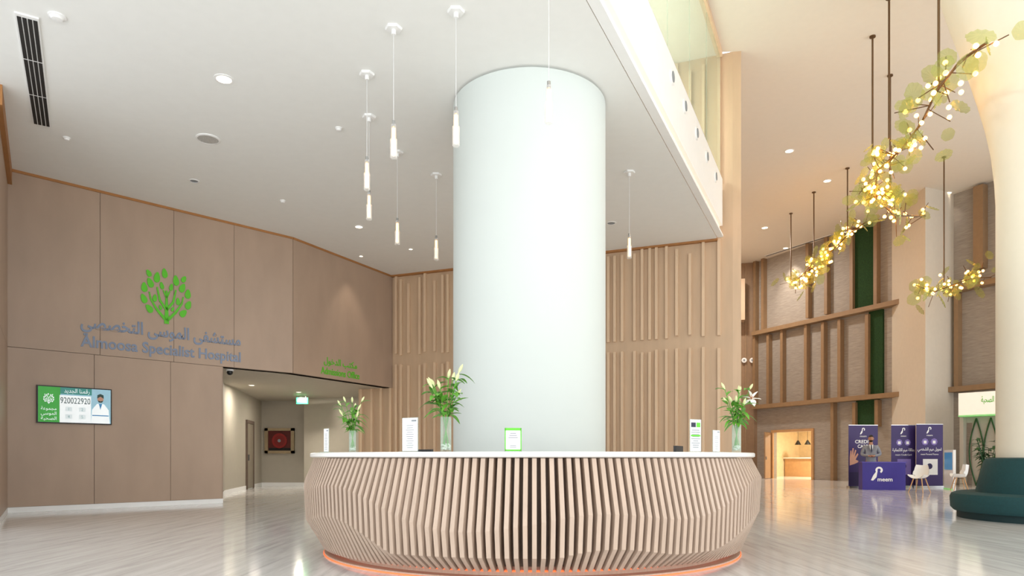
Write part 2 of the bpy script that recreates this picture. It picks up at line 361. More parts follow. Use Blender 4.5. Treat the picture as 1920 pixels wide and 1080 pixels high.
struct('wall_side_room', mb, M_warmroom)
mb = MB(); BR.box(mb, d0u-2.9, d1u+.6, 0, 1.0, -4.4, -3.8); BR.box(mb, d0u-2.9, d1u+.6, 1.0, 1.06, -4.5, -3.7, 1); tag(mb.build('service_counter', [M_beech, M_stone], origin=BR.p(d0u, 0, -4)), 'cream service counter seen through the lit doorway', 'counter')
for k in range(3):
    q = BR.p(d0u-1.6+k*.65, 1.75, -3.4); mb = MB(); mb.lathe([(.02, .25), (.06, .2), (.17, 0), (.0, .02)], q, 16); mb.tube([(q.x, q.y, 2.0), (q.x, q.y, 2.9)], .01, 5)
    tag(mb.build('hanging_lamp', M_black, origin=q), ['left', 'middle', 'right'][k]+' dark hanging lamp seen through the lit doorway', 'hanging lamp', 'dark lamps beyond the doorway')
mb = MB()
H = BR.p(d0u-.12, 0, .1); q = Vector((.3605*33.6, 33.6, 0)); bd = Board(q, H-q); wl = (H-q).length; wl = min(wl, 1.2); q = H-(H-q).normalized()*wl; bd = Board(q, H-q)
bd.box(mb, 0, wl, .02, DH, -.03, .03); bd.box(mb, .08, .14, .95, 1.1, .03, .08, 1); struct('door_1', mb, [mat('door_brown', '#9a7a5c', .5), M_chrome])
mb = MB(); mb.prism([(15.5, 26), (16.45, 26.4), (17.3, 26.9), (16.0, 29.5)], 0, ZA); struct('wall_pier', mb, M_pier)
# corridor
mb = MB(); mb.prism([(-6.78, 16.12), (-5.5, 17.45), (-3.68, 21.05), (-4.7, 21.55), (-5.0, 26.1), (-10, 26.1), (-9.6, 19.3)], ZL, ZL+.2); struct('ceiling_corridor', mb, M_corr)
mb = MB()
for a, b in (((-6.95, 16.35), (-8.2, 19.8)), ((-8.2, 19.8), (-9.36, 25.9)), ((-9.36, 25.9), (-7.77, 25.9)), ((-7.77, 25.9), (-7.44, 24.8)), ((-7.44, 24.8), (-5.35, 24.2)), ((-5.35, 24.2), (-4.76, 21.5))):
    a = Vector(a+(0,)); b = Vector(b+(0,)); q = Board(a, b-a); q.box(mb, 0, (b-a).length, 0, ZL, -.1, 0); q.box(mb, 0, (b-a).length, 0, .12, 0, .015, 1)
struct('wall_corridor', mb, [M_corr, M_fascia])
a = Vector((-8.2, 19.8, 0)); b = Vector((-9.36, 25.9, 0)); BC = Board(a, b-a)
mb = MB(); u0 = 3.2
BC.box(mb, u0, u0+1.1, .02, 2.2, 0, .03, 0); BC.box(mb, u0-.1, u0, 0, 2.3, 0, .06, 1); BC.box(mb, u0+1.1, u0+1.2, 0, 2.3, 0, .06, 1); BC.box(mb, u0, u0+1.1, 2.2, 2.3, 0, .06, 1); BC.box(mb, u0+.1, u0+.2, .95, 1.15, .03, .08, 2)
struct('door_2', mb, [mat('corridor_door', '#8d8373', .5), M_groove, M_chrome])
# ------------------------------------------------------------------ columns
mb = MB(); cc = (.27, 10.9); mb.lathe([(1.19, 0), (1.19, ZC-.03), (1.14, ZC-.03), (1.14, ZC)], (cc[0], cc[1], 0), 96)
tag(mb.build('round_column', M_col, origin=(cc[0], cc[1], 0)), 'thick glossy white round column rising behind the reception counter', 'column')
sc = (9.32, 11.76); prof = [(.92, 0), (.92, 5.5), (.94, 5.9), (.99, 6.4), (1.08, 6.9), (1.2, 7.4), (1.33, 7.9), (1.47, 8.4), (1.62, 8.9), (1.78, 9.5), (1.95, 10.2), (2.1, 10.8), (2.2, ZA)]
mb = MB(); mb.lathe(prof, (sc[0], sc[1], 0), 96)
tag(mb.build('round_column', M_col2, origin=(sc[0], sc[1], 0)), 'cream round column flaring into the ceiling behind the teal banquette', 'column')
# ------------------------------------------------------------------ reception counter
DC = (.222, 8.25); AM = R(118)
rc = thing('reception_counter', 'curved white-topped reception counter clad in wavy vertical wooden slats', 'reception counter', (DC[0], DC[1], 0))
mb = MB(); mb.arc(DC, [(1.85, 1.05), (2.50, 1.05), (2.52, 1.06), (2.52, 1.092), (2.51, 1.1), (1.85, 1.1)], -AM, AM, 160); mb.build('countertop', M_stone, rc)
mb = MB(); n = 142
for i in range(n):
    a = -AM+.02+(2*AM-.04)*i/(n-1); d = Vector((math.sin(a), -math.cos(a), 0)); t = Vector((math.cos(a), math.sin(a), 0))
    zk = .46+.38*abs(math.sin(a))**1.4+.09*math.sin(7*a+.6); zk = max(.34, min(.9, zk)); zl = max(.22, zk-.34+.05*math.sin(5*a)); rk = 2.6-.015*math.cos(5*a)
    pr = [(2.3, .095), (2.385, .08), (rk-.02, zl), (rk, zk), (2.485, 1.045), (2.3, 1.045)]; h = .019; sk = .02*math.sin(5*a)
    so = lambda j: (sk if j == 3 else sk*.5) if j in (2, 3) else 0
    vs = [Vector((DC[0], DC[1], z))+d*r+t*(-h+so(j)) for j, (r, z) in enumerate(pr)]+[Vector((DC[0], DC[1], z))+d*r+t*(h+so(j)) for j, (r, z) in enumerate(pr)]
    k = 6; mb.add(vs, [tuple(range(k)), tuple(reversed(range(k, 2*k)))]+[(j, (j+1) % k, k+(j+1) % k, k+j) for j in range(k)])
mb.build('slat_cladding', M_slat, rc, smooth=False)
mb = MB(); mb.arc(DC, [(2.22, .12), (2.34, .12), (2.36, .5), (2.34, 1.05), (2.22, 1.05)], -AM, AM, 160); mb.build('inner_drum', M_drum, rc)
mb = MB(); mb.arc(DC, [(2.18, 0), (2.25, 0), (2.25, .12), (2.18, .12)], -AM, AM, 160); mb.build('kick_panel', M_kick, rc)
mb = MB(); mb.arc(DC, [(2.252, .06), (2.262, .06), (2.262, .075), (2.252, .075)], -AM, AM, 160); mb.build('light_strip', M_led, rc)
mb = MB(); mb.arc(DC, [(2.25, 0), (2.37, 0), (2.37, .025), (2.25, .025)], -AM, AM, 160); mb.build('plinth', M_kick, rc)
mb = MB(); mb.arc(DC, [(2.37, .0), (2.38, .0), (2.38, .01), (2.37, .01)], -AM, AM, 160); mb.build('light_strip', mat('orange_led_low', '#ff8a50', .5, em='#ff6028', es=.6), rc)
mb = MB(); mb.arc(DC, [(1.35, .70), (2.22, .70), (2.22, .74), (1.35, .74)], -R(100), R(100), 120); mb.build('work_surface', M_stone, rc)
def onc(px, r):
    k = (px-CX)/F; A = k*k+1; B = -2*(k*DC[0]+DC[1]); C = DC[0]**2+DC[1]**2-r*r; D = B*B-4*A*C
    Y = (-B-math.sqrt(max(D, 0)))/(2*A); v = Vector((k*Y, Y, 0)); d = (v-Vector((DC[0], DC[1], 0))).normalized()
    return v, d
def sign(px, r, w, h, label, hdr, turn=0., tilt=0):
    v, d = onc(px, r); d = Vector((d.x, d.y, 0)).normalized(); d = (Matrix.Rotation(turn, 3, 'Z') @ d)
    rt = Vector((-d.y, d.x, 0)); rt = rt if rt.cross(UP).dot(d) > 0 else -rt
    t = thing('sign_holder', label, 'sign holder', (v.x, v.y, 1.1)); b = Board((v.x, v.y, 1.1), rt)
    mb = MB(); b.box(mb, -w/2, w/2, 0, h, -.004, .0); b.box(mb, -w/2, w/2, 0, .006, -.05, .05); mb.build('acrylic_stand', M_clear, t)
    mb = MB(); b.box(mb, -w/2+.004, w/2-.004, .01, h-.004, .001, .003, 0)
    if hdr == 'green':
        for q in ((-w/2, -w/2+.009, .006, h), (w/2-.009, w/2, .006, h), (-w/2, w/2, h-.022, h), (-w/2, w/2, .006, .02)): b.box(mb, *q, .003, .006, 1)
        lines(b, mb, -w*.3, w*.3, h*.55, h*.82, 3, .003, .0045, 2); lines(b, mb, -w*.3, w*.3, h*.15, h*.3, 2, .003, .0045, 2)
    elif hdr == 'split':
        b.box(mb, -w*.4, 0, h*.76, h*.9, .003, .005, 3); b.box(mb, .01, w*.4, h*.76, h*.9, .003, .005, 1); lines(b, mb, -w*.4, w*.4, h*.12, h*.7, 9, .003, .0045, 2)
        b.box(mb, -w*.42, w*.42, h*.48, h*.53, .003, .005, 1)
    else:
        b.box(mb, w*.1, w*.4, h*.88, h*.93, .003, .005, 2); lines(b, mb, -w*.3, w*.3, h*.1, h*.8, 11, .003, .0045, 2, .25)
    mb.build('sheet', [M_paper, M_green, M_ink, M_tie], t)
sign(769, 2.25, .185, .315, 'tall clear acrylic sign with a white printed page, left of the middle lily vase', '')
sign(962, 2.3, .145, .205, 'small green-bordered notice standing in front of the white column', 'green', turn=R(12))
sign(1304, 2.2, .15, .32, 'tall white sign with green and navy headings near the right lily vase', 'split', turn=R(-14))
sign(1343, 2.3, .1, .22, 'small white card in a stand just left of the right lily vase', '', turn=R(-20))
sign(612, 2.47, .12, .24, 'narrow clear sign at the far left end of the counter', '', turn=R(5))
def vase(px, r, sc, seed, label, blooms=0, spread=1.):
    rn = random.Random(seed); v, d = onc(px, r); t = thing('lily_vase', label, 'vase of lilies', (v.x, v.y, 1.1), 'vases of lilies on the counter')
    o = Vector((v.x, v.y, 1.1)); H = .33*sc; Rr = .052*sc
    mb = MB(); mb.lathe([(Rr*.9, 0), (Rr, .01), (Rr, H), (Rr*.93, H), (Rr*.9, .02), (.001, .02)], o, 24); mb.build('glass_vase', M_clear, t)
    mb = MB()
    for k in range(46):
        a = rn.uniform(0, 2*PI); q = rn.uniform(0, Rr*.72); mb.ball(o+Vector((q*math.cos(a), q*math.sin(a), .028+rn.uniform(0, .045*sc))), .012*sc, 6, 4)
    mb.build('pebbles', M_pebble, t)
    ms = MB(); ml = MB(); tips = []
    for k in range(9):
        a = 2*PI*k/9+rn.uniform(-.3, .3); sp = rn.uniform(.05, .2)*sc*spread; top = rn.uniform(.5, .82)*sc
        b0 = o+Vector((-.6*Rr*math.cos(a), -.6*Rr*math.sin(a), .05)); b1 = o+Vector((.5*Rr*math.cos(a), .5*Rr*math.sin(a), H)); b2 = o+Vector((sp*math.cos(a), sp*math.sin(a), top))
        ms.tube([b0, b1, (b1+b2)/2+Vector((0, 0, .02)), b2], .0045*sc, 6); tips.append((b2, a))
        for j in range(7):
            f = .05+.9*j/6; p = b1.lerp(b2, f); aa = rn.uniform(0, 2*PI)
            ml.leaf(p, (math.cos(aa), math.sin(aa), rn.uniform(-.1, .9)), rn.uniform(.13, .2)*sc, .055*sc, rn.uniform(.2, .8))
    ms.build('stems', M_leaf, t); ml.build('leaves', M_leaf, t)
    for k, (p, a) in enumerate(tips):
        if k < blooms:
            mb = MB(); p = p+Vector((.05, -.06, 0))*(k+1)
            out = Vector((-.3+.6*k, -.7, .3)).normalized(); q = out.orthogonal().normalized(); w = out.cross(q)
            for j in range(6):
                e = 2*PI*j/6; dd = out*.6+(q*math.cos(e)+w*math.sin(e)); mb.leaf(p, dd, .13*sc, .065*sc, .15)
            for j in range(5):
                e = 2*PI*j/5; mb.tube([p, p+out*.07*sc+(q*math.cos(e)+w*math.sin(e))*.015], .0025, 5, 1)
            mb.build('lily_bloom', [M_petal, M_stamen], t)
        else:
            mb = MB(); dd = Vector((math.cos(a)*.6, math.sin(a)*.6, 1)).normalized(); L_ = rn.uniform(.07, .11)*sc
            mb.tube([p-dd*.01, p+dd*L_*.3, p+dd*L_*.65, p+dd*L_], [.005*sc, .016*sc, .014*sc, .003*sc], 8); mb.build('lily_bud', M_bud, t)
vase(836, 2.15, .96, 5, 'largest lily vase, standing just left of the white column')
vase(661, 2.25, .66, 11, 'smallest lily vase, at the left end of the counter', 0)
vase(1381, 2.42, .84, 21, 'lily vase with an open white bloom at the right end of the counter', 1, 1.1)
for px, w, top, lab in ((1272, .34, 1.175, 'black computer monitor peeking above the right part of the counter'), (797, .2, 1.13, 'black computer monitor barely showing above the counter left of the column')):
    v, d = onc(px, 1.75); t = thing('computer_monitor', lab, 'monitor', (v.x, v.y, .741)); b = Board((v.x, v.y, .741), Vector((-d.y, d.x, 0)))
    mb = MB(); b.box(mb, -w/2, w/2, .1, top-.74, -.015, .015); mb.build('screen', M_black, t)
    mb = MB(); b.box(mb, -.025, .025, .01, .12, .015, .04); b.box(mb, -.1, .1, 0, .012, -.08, .08); mb.build('stand', M_black, t)
# ------------------------------------------------------------------ pendants
def pendant():
    t = thing('pendant_light', 'x', 'pendant light', (0, 0, 0), 'glass tube pendants over the counter')
    mb = MB(); mb.lathe([(.03, -.09), (.03, -.03), (.10, -.03), (.11, -.02), (.11, 0), (.0, 0)], n=6); mb.build('ceiling_canopy', M_white, t)
    mb = MB(); mb.tube([(0, 0, -1.2), (0, 0, -.09)], .004, 6); mb.build('wire', M_wire, t)
    mb = MB(); mb.lathe([(.03, -1.24), (.03, -1.42), (.045, -1.43), (.045, -1.66), (.038, -1.67), (.0, -1.67)], n=16); mb.build('glass_tube', M_frost, t)
    mb = MB(); mb.lathe([(.015, -1.28), (.019, -1.3), (.019, -1.43), (.0, -1.435)], n=12); mb.build('lamp_core', M_tubeglow, t)
    mb = MB(); mb.lathe([(.03, -1.44), (.032, -1.63), (.0, -1.635)], n=12); mb.build('diffuser', M_tubecore, t)
    mb = MB(); mb.lathe([(.02, -1.19), (.022, -1.27)], n=12); mb.build('neck', M_chrome, t)
    return t
pl = [(738, 52, 'pendant nearest the upper left, beside the white column and highest in its cluster'), (688, 138, 'pendant second highest on the left, hanging leftmost of the cluster'), (692, 218, 'left pendant third from top, with dark neck beneath small canopy'), (745, 285, 'pendant hanging above the counter left side, second lowest'),
      (818, 327, 'pendant hanging lowest and farthest, just left of the white column'), (855, 20, 'pendant overlapping the left edge of the white column'), (1029, -42, 'pendant hanging directly in front of the white column'), (1180, 322, 'lone pendant right of the white column in front of slatted wall')]
p0 = pendant()
for i, (px, py, lab) in enumerate(pl):
    o = p0 if i == 0 else copy_tree(p0)
    q = atZ(px, py, ZC); o.location = (q.x, q.y, ZC); o['label'] = lab
# ------------------------------------------------------------------ ceiling fittings
def downlight(r, lit):
    t = thing('downlight', 'x', 'downlight'); mb = MB(); mb.lathe([(r*.75, -.012), (r, -.008), (r, 0), (r*.75, 0)], n=24, closed=True); mb.build('trim_ring', M_white, t)
    mb = MB(); mb.lathe([(r*.75, -.006), (.0, -.004)], n=24, cap=False); mb.build('lens', M_lit if lit else M_ink, t); return t
dl = [(420, 148, ZC, .14, 1, 'large lit downlight in the white ceiling above the wall emblem'), (673, 425, ZC, .11, 1, 'lit downlight left of the lower pendants'), (677, 480, ZC, .06, 1, 'tiny lit downlight nearest the brown wall corner'), (770, 467, ZC, .06, 1, 'tiny lit downlight beside the lowest left pendants'),
      (1480, 283, ZA, .16, 1, 'lit downlight in the atrium ceiling, left one of the upper pair'), (1551, 339, ZA, .16, 1, 'lit downlight in the atrium ceiling just left of the chandelier'), (1434, 427, ZA, .16, 1, 'lit atrium downlight closest to the slatted wall end'), (1473, 465, ZA, .14, 1, 'lit atrium downlight farthest back above the small chandelier'), (1777, 362, ZA, .16, 1, 'lit atrium downlight beside the cream pier'),
      (364, 339, ZC, .1, 0, 'unlit dark downlight between round speaker and brown wall'), (1146, 418, ZC, .12, 0, 'unlit downlight right of the white column'),
      (472, 722, ZL, .1, 1, 'lit downlight just inside the corridor entrance'), (560, 735, ZL, .09, 1, 'lit downlight deeper in the corridor ceiling')]
for px, py, Z, r, lit, lab in dl:
    t = downlight(r, lit); q = atZ(px, py, Z); t.location = (q.x, q.y, Z); t['label'] = lab
    if lit and Z > 4:
        L = bpy.data.lights.new('downlight_lamp', 'SPOT'); L.energy = (120 if r > .08 else 60) if Z == ZC else 500; L.color = (1, .88, .74); L.spot_size = R(75); L.spot_blend = .8; L.shadow_soft_size = .05
        o = bpy.data.objects.new('downlight_lamp', L); COL.objects.link(o); o.location = (q.x, q.y, Z-.03)
for px, py, r, lab in ((107, 30, .1, 'small white smoke detector by the ceiling vent'), (635, 240, .06, 'tiny white sensor left of the pendant canopies'), (530, 376, .06, 'tiny white sensor on the ceiling above the brown wall'), (125, 258, .06, 'tiny white sensor right of the long ceiling vent')):
    q = atZ(px, py, ZC); mb = MB(); mb.lathe([(.0, -.05), (r*.6, -.045), (r*.8, -.02), (r, -.015), (r, 0)], (q.x, q.y, ZC), 20); tag(mb.build('smoke_detector', M_white, origin=(q.x, q.y, ZC)), lab, 'smoke detector')
q = atZ(390, 260, ZC); t = thing('ceiling_speaker', 'round flush white speaker grille on the ceiling above the emblem', 'ceiling speaker', (q.x, q.y, ZC))
mb = MB(); mb.lathe([(.17, -.02), (.2, -.012), (.2, 0), (.17, 0)], (q.x, q.y, ZC), 32, closed=True); mb.build('rim', M_white, t); mb = MB(); mb.lathe([(.17, -.015), (0, -.015)], (q.x, q.y, ZC), 32, cap=False); mb.build('grille', mat('grille_grey', '#b9b6b0', .6, var=.3, scale=80), t)
a = atZ(50, 27, ZC); b = atZ(79, 235, ZC); d = (b-a); ln = d.length; ang = math.atan2(d.y, d.x); m = (a+b)/2
t = thing('ceiling_vent', 'long linear white ceiling vent with black slots in the upper left', 'ceiling vent', (m.x, m.y, ZC))
mb = MB(); mb.box((m.x, m.y, ZC-.01), (ln, .25, .02), ang); mb.build('frame', M_white, t)
sd = Vector((-math.sin(ang), math.cos(ang), 0)); mb = MB()
for k in (-1.5, -.5, .5, 1.5):
    for s in range(3):
        c = m+sd*k*.056+d.normalized()*(s-1)*ln*.325; mb.box((c.x, c.y, ZC-.023), (ln*.315, .044, .006), ang)
mb.build('slot', M_dark, t)
for (x0, y0, x1, y1, lab) in ((1435, 480, 1560, 440, 'thin linear vent in the atrium ceiling over the far chandelier'), (1795, 366, 1856, 350, 'thin linear vent in the atrium ceiling near the flared column')):
    a = atZ(x0, y0, ZA); b = atZ(x1, y1, ZA); d = b-a; m = (a+b)/2; mb = MB(); an = math.atan2(d.y, d.x)
    mb.box((m.x, m.y, ZA-.012), (d.length, .2, .02), an, 0); mb.box((m.x, m.y, ZA-.025), (d.length*.97, .07, .006), an, 1); tag(mb.build('ceiling_vent', [M_white, M_dark], origin=(m.x, m.y, ZA)), lab, 'ceiling vent')
for i, (px, py) in enumerate(((1246, 148), (1271, 207), (1294, 262), (1314, 305), (1331, 345))):
    u = BF.u(px); mb = MB(); BF.disc(mb, u, 7.64, .13, .12, .15, 0, 24); BF.disc(mb, u, 7.64, .09, .15, .16, 1, 24)
    tag(mb.build('air_nozzle', [M_white, M_ink], origin=BF.p(u, 7.64, .12)), ['nearest and largest', 'second nearest', 'third nearest', 'second farthest', 'farthest and smallest'][i]+' round air nozzle on the white slab edge', 'air nozzle', 'air nozzles on the slab edge')
t = thing('glass_railing', 'tall green-tinted glass balustrade above the white slab edge', 'glass railing', BF.p(LF*.7, 8.0, .06)); n = 12; w = LF/n
for i in range(n):
    mb = MB(); BF.box(mb, i*w+.015, (i+1)*w-.015, 8.0, 11.04, .05, .07); mb.build('glass_panel', M_rail, t)
mb = MB(); BF.box(mb, 0, LF, 8.0, 8.06, .03, .1); mb.build('base_channel', M_chrome, t)
# ------------------------------------------------------------------ chandeliers
def discmesh():
    mb = MB(); n = 24; vs = [(0, 0, 0)]
    for k, rr in enumerate((.35, .7, 1)):
        for j in range(n):
            a = 2*PI*j/n; w = 1+.04*math.sin(6*a) if k == 2 else 1; z = .16*rr*rr+.05*rr*math.cos(j*PI); vs.append((rr*w*math.cos(a), rr*w*math.sin(a), z))
    fs = [(0, 1+j, 1+(j+1) % n) for j in range(n)]
    for k in (0, 1): fs += [(1+k*n+j, 1+(k+1)*n+j, 1+(k+1)*n+(j+1) % n, 1+k*n+(j+1) % n) for j in range(n)]
    mb.add(vs, fs); o = mb.build('glass_disc', M_disc); me = o.data; bpy.data.objects.remove(o); return me
DM = discmesh(); mb = MB(); mb.ball((0, 0, 0), 1, 10, 6); o = mb.build('bulb', M_bulb); BM = o.data; bpy.data.objects.remove(o)
def chandelier(path, dens, rods, label, rr, seed, spread, br):
    rn = random.Random(seed); pts = [P(*p) for p in path]; c = sum(pts, Vector())/len(pts); t = thing('branching_chandelier', label, 'chandelier', c)
    mb = MB(); mb.tube(pts, .022, 6)
    for rx, ry, rY in rods:
        q = P(rx, ry, rY); mb.tube([q, (q.x, q.y, ZA)], .022, 6); mb.lathe([(.07, -.03), (.07, 0), (0, 0)], (q.x, q.y, ZA), 12)
    for i, (a, b) in enumerate(zip(pts[:-1], pts[1:])):
        for k in range(dens[i]):
            f = rn.random(); p = a.lerp(b, f)
            d = Vector((rn.gauss(0, 1), rn.gauss(0, 1), rn.gauss(0, 1))).normalized(); e = p+d*rn.uniform(.3, 1)*spread
            mb.tube([p, e], .01, 4)
            o = bpy.data.objects.new('bulb', BM); COL.objects.link(o); o.parent = t; o.location = p+d*rn.uniform(.2, .8)*spread-c+Vector((rn.uniform(-.05, .05), 0, rn.uniform(-.08, .08))); o.scale = (br,)*3
            o = bpy.data.objects.new('glass_disc', DM); COL.objects.link(o); o.parent = t; s = rr*rn.uniform(.65, 1.15); o.scale = (s, s, s)
            o.location = e-c+Vector((rn.uniform(-.2, .2), rn.uniform(-.2, .2), rn.uniform(-.2, .2))); o.rotation_euler = (rn.uniform(.4, 2.4), rn.uniform(-.8, .8), rn.uniform(0, 6))
    mb.build('branch_frame', M_bronze, t)
chandelier([(1850, 80, 10.6), (1800, 115, 11.2), (1757, 170, 12.2), (1727, 232, 13.6), (1690, 280, 15.0), (1645, 320, 16), (1640, 370, 16.6), (1680, 405, 17.4), (1735, 405, 18.2)], [5, 7, 8, 9, 17, 24, 20, 9],
           [(1636, 300, 16.7), (1667, 260, 15.3), (1760, 165, 12.2), (1669, 380, 18.4)], 'largest branching chandelier of pale green glass discs with warm bulbs', .18, 3, .6, .042)
chandelier([(1625, 415, 23.5), (1590, 440, 24.3), (1560, 470, 25.5), (1526, 492, 26.5), (1500, 520, 27.5), (1478, 530, 28.8)], [10, 13, 14, 15, 14],
           [(1589, 440, 24.3), (1526, 492, 26.5), (1483, 528, 28.8)], 'smaller branching chandelier farthest back, in front of the panelled wall', .2, 9, .6, .05)
chandelier([(1718, 535, 21.5), (1750, 548, 22.5), (1785, 535, 23.4), (1820, 522, 23.6), (1858, 520, 23.9)], [9, 8, 8, 8],
           [(1770, 540, 23.4)], 'low branching chandelier hanging between the cream pier and flared column', .22, 14, .55, .045)
# ------------------------------------------------------------------ left wall signage
t = thing('hospital_wall_sign', 'hospital name in Arabic and English grey lettering beneath green tree emblem', 'wall sign', BL.p(BL.u(300), 3.2, .03))
mb = MB(); tree_emblem(BL, mb, BL.u(311), 3.98, .98, 1.17, .035, .05); mb.build('emblem', M_green, t)
u0, u1 = BL.u(150), BL.u(450)
mb = MB(); BL.text(mb, ar('مستشفى الموسى التخصصي'), (u0+u1)/2, 3.74, w=(u1-u0), h=.42, d0=.031, ext=.012, bold=.024); mb.build('lettering', M_steel, t)
mb = MB(); BL.text(mb, 'Almoosa Specialist Hospital', (u0+u1)/2, 3.38, w=(u1-u0), h=.31, d0=.031, ext=.012, bold=.02); mb.build('lettering', M_steel, t)
u0, v0 = B2.uv(600, 705); u1, v1 = B2.uv(672, 700)
t = thing('admissions_sign', 'green admissions office lettering above the corridor opening', 'wall sign', B2.p((u0+u1)/2, 3.4, .03))
mb = MB(); B2.text(mb, ar('مكتب الدخول'), (u0+u1)/2, 3.60, w=(u1-u0)*.86, h=.24, d0=.031, ext=.01, bold=.01); B2.text(mb, 'Admissions Office', (u0+u1)/2, 3.35, w=(u1-u0), h=.19, d0=.031, ext=.01, bold=.01); mb.build('lettering', M_green, t)
# TV
u0, v1 = BL.uv(67, 722); u1, _ = BL.uv(207, 730); v0 = v1-.735; t = thing('wall_television', 'flat television on the brown wall showing a doctor and phone number', 'television', BL.p((u0+u1)/2, v0, .03))
mb = MB(); BL.box(mb, u0, u1, v0, v1, .035, .09); mb.build('bezel', M_black, t)
mb = MB(); w = u1-u0; g = .02; BL.box(mb, u0+g, u1-g, v0+g, v1-g, .09, .092, 0); BL.box(mb, u0+g, u0+w*.3, v0+g, v1-g, .092, .093, 1)
BL.box(mb, u0+w*.29, u0+w*.71, v0+g, v0+.56, .093, .094, 2); BL.box(mb, u0+w*.3, u0+w*.72, v1-.15, v1-g, .092, .0935, 6)
BL.text(mb, '920022920', u0+w*.5, v0+.46, w=w*.4, h=.12, d0=.095, ext=.001, mi=3, bold=.0)
BL.text(mb, ar('رقمنا الجديد'), u0+w*.52, v1-.09, w=w*.34, h=.11, d0=.095, ext=.001, mi=2)
for k, s in enumerate(('مجموعة', 'الموسى', 'الصحية')): BL.text(mb, ar(s), u0+w*.15, v0+.28-.095*k, w=w*.2, h=.085, d0=.095, ext=.001, mi=2)
tree_emblem(BL, mb, u0+w*.15, v0+.38, .17, .2, .095, .097, 2)
for k, s in enumerate('1245'):
    cx = u0+w*(.41+.18*(k % 2)); cy = v0+.29-.15*(k//2); BL.box(mb, cx-.06, cx+.06, cy-.045, cy+.045, .094, .0945, 7); BL.text(mb, s, cx, cy, h=.055, d0=.095, ext=.001, mi=8)
dx = u0+w*.84
BL.poly(mb, [(dx-.17, v0+.02), (dx-.15, v0+.3), (dx-.06, v0+.42), (dx+.06, v0+.42), (dx+.15, v0+.3), (dx+.17, v0+.02)], .094, .096, 2)
BL.poly(mb, [(dx-.03, v0+.42), (dx+.03, v0+.42), (dx, v0+.3)], .096, .097, 5)
BL.disc(mb, dx, v0+.52, .075, .096, .098, 4, sx=.75); BL.poly(mb, [(dx-.06, v0+.53), (dx-.055, v0+.6), (dx, v0+.625), (dx+.055, v0+.6), (dx+.06, v0+.53), (dx, v0+.57)], .098, .099, 3)
BL.poly(mb, [(dx-.05, v0+.49), (dx, v0+.475), (dx+.05, v0+.49), (dx+.03, v0+.45), (dx-.03, v0+.45)], .098, .099, 3)
BL.box(mb, dx-.15, dx+.15, v0+.17, v0+.19, .096, .0975, 5)
mb.build('screen', [M_tvbg, M_tvg, M_tvw, M_tvd, M_pink, M_blue, M_tvt, mat('tv_key', '#dfebee', .3, em='#dfebee', es=.3), mat('tv_digit', '#8fa9a8', .3, em='#8fa9a8', es=.3)], t, smooth=False)
q = P(431, 690, 16.6); t = thing('security_camera', 'small security camera under the lintel at the corridor corner', 'security camera', (q.x, q.y, ZL)); mb = MB(); mb.lathe([(.09, 0), (.09, -.04), (0, -.04)], (q.x, q.y, ZL), 20); mb.build('mount', M_white, t); mb = MB(); mb.ball((q.x, q.y, ZL-.07), .07, 14, 8); mb.build('dome', M_black, t)
q = atZ(567, 742, ZL); b = Board((q.x, q.y, ZL-.28), (1, 0, 0)); t = thing('exit_sign', 'small green exit sign hanging from the corridor ceiling', 'exit sign', (q.x, q.y, ZL-.28))
mb = MB(); b.box(mb, -.2, .2, 0, .22, -.02, .02); mb.build('panel', M_exit, t); mb = MB(); b.text(mb, 'EXIT', -.06, .11, w=.2, h=.09, d0=.021, ext=.002); b.disc(mb, .12, .16, .015, .021, .023); b.poly(mb, [(.1, .15), (.14, .14), (.13, .09), (.16, .04), (.14, .04), (.115, .08), (.09, .05), (.08, .06), (.11, .1)], .021, .023); mb.build('lettering', M_exitw, t)
mb = MB(); b.box(mb, -.12, -.11, .22, .28, -.005, .005); b.box(mb, .11, .12, .22, .28, -.005, .005); mb.build('bracket', M_chrome, t)
b = Board((-9.36, 25.9, 0), (1, 0, 0)); u0, v1 = b.uv(498, 803); u1, v0 = b.uv(553, 850)
t = thing('fire_hose_cabinet', 'recessed gold-edged fire hose cabinet with a red reel at corridor end', 'fire hose cabinet', b.p((u0+u1)/2, v0, 0)); mb = MB()
for x in ((u0, u0+.12, v0, v1), (u1-.12, u1, v0, v1), (u0, u1, v0, v0+.1), (u0, u1, v1-.1, v1)): b.box(mb, *x, 0, .12)
mb.build('frame', M_gold, t); mb = MB(); b.box(mb, u0+.1, u1-.1, v0+.08, v1-.08, 0, .05, 0); b.box(mb, u0+.14, u1-.14, v0+.1, v0+.2, .05, .06, 1); mb.build('back_panel', [mat('cabinet_dark', '#5a1a14', .5), M_dark], t)
mb = MB(); cu_, cv_ = (u0+u1)/2, (v0+v1)/2; b.disc(mb, cu_, cv_, .28, .05, .1, 0, 28); b.disc(mb, cu_, cv_, .2, .1, .105, 1, 28); b.disc(mb, cu_, cv_, .06, .105, .12, 2)
mb.build('hose_reel', [M_red, mat('reel_dark_red', '#7a1d1a', .4), M_ink], t)
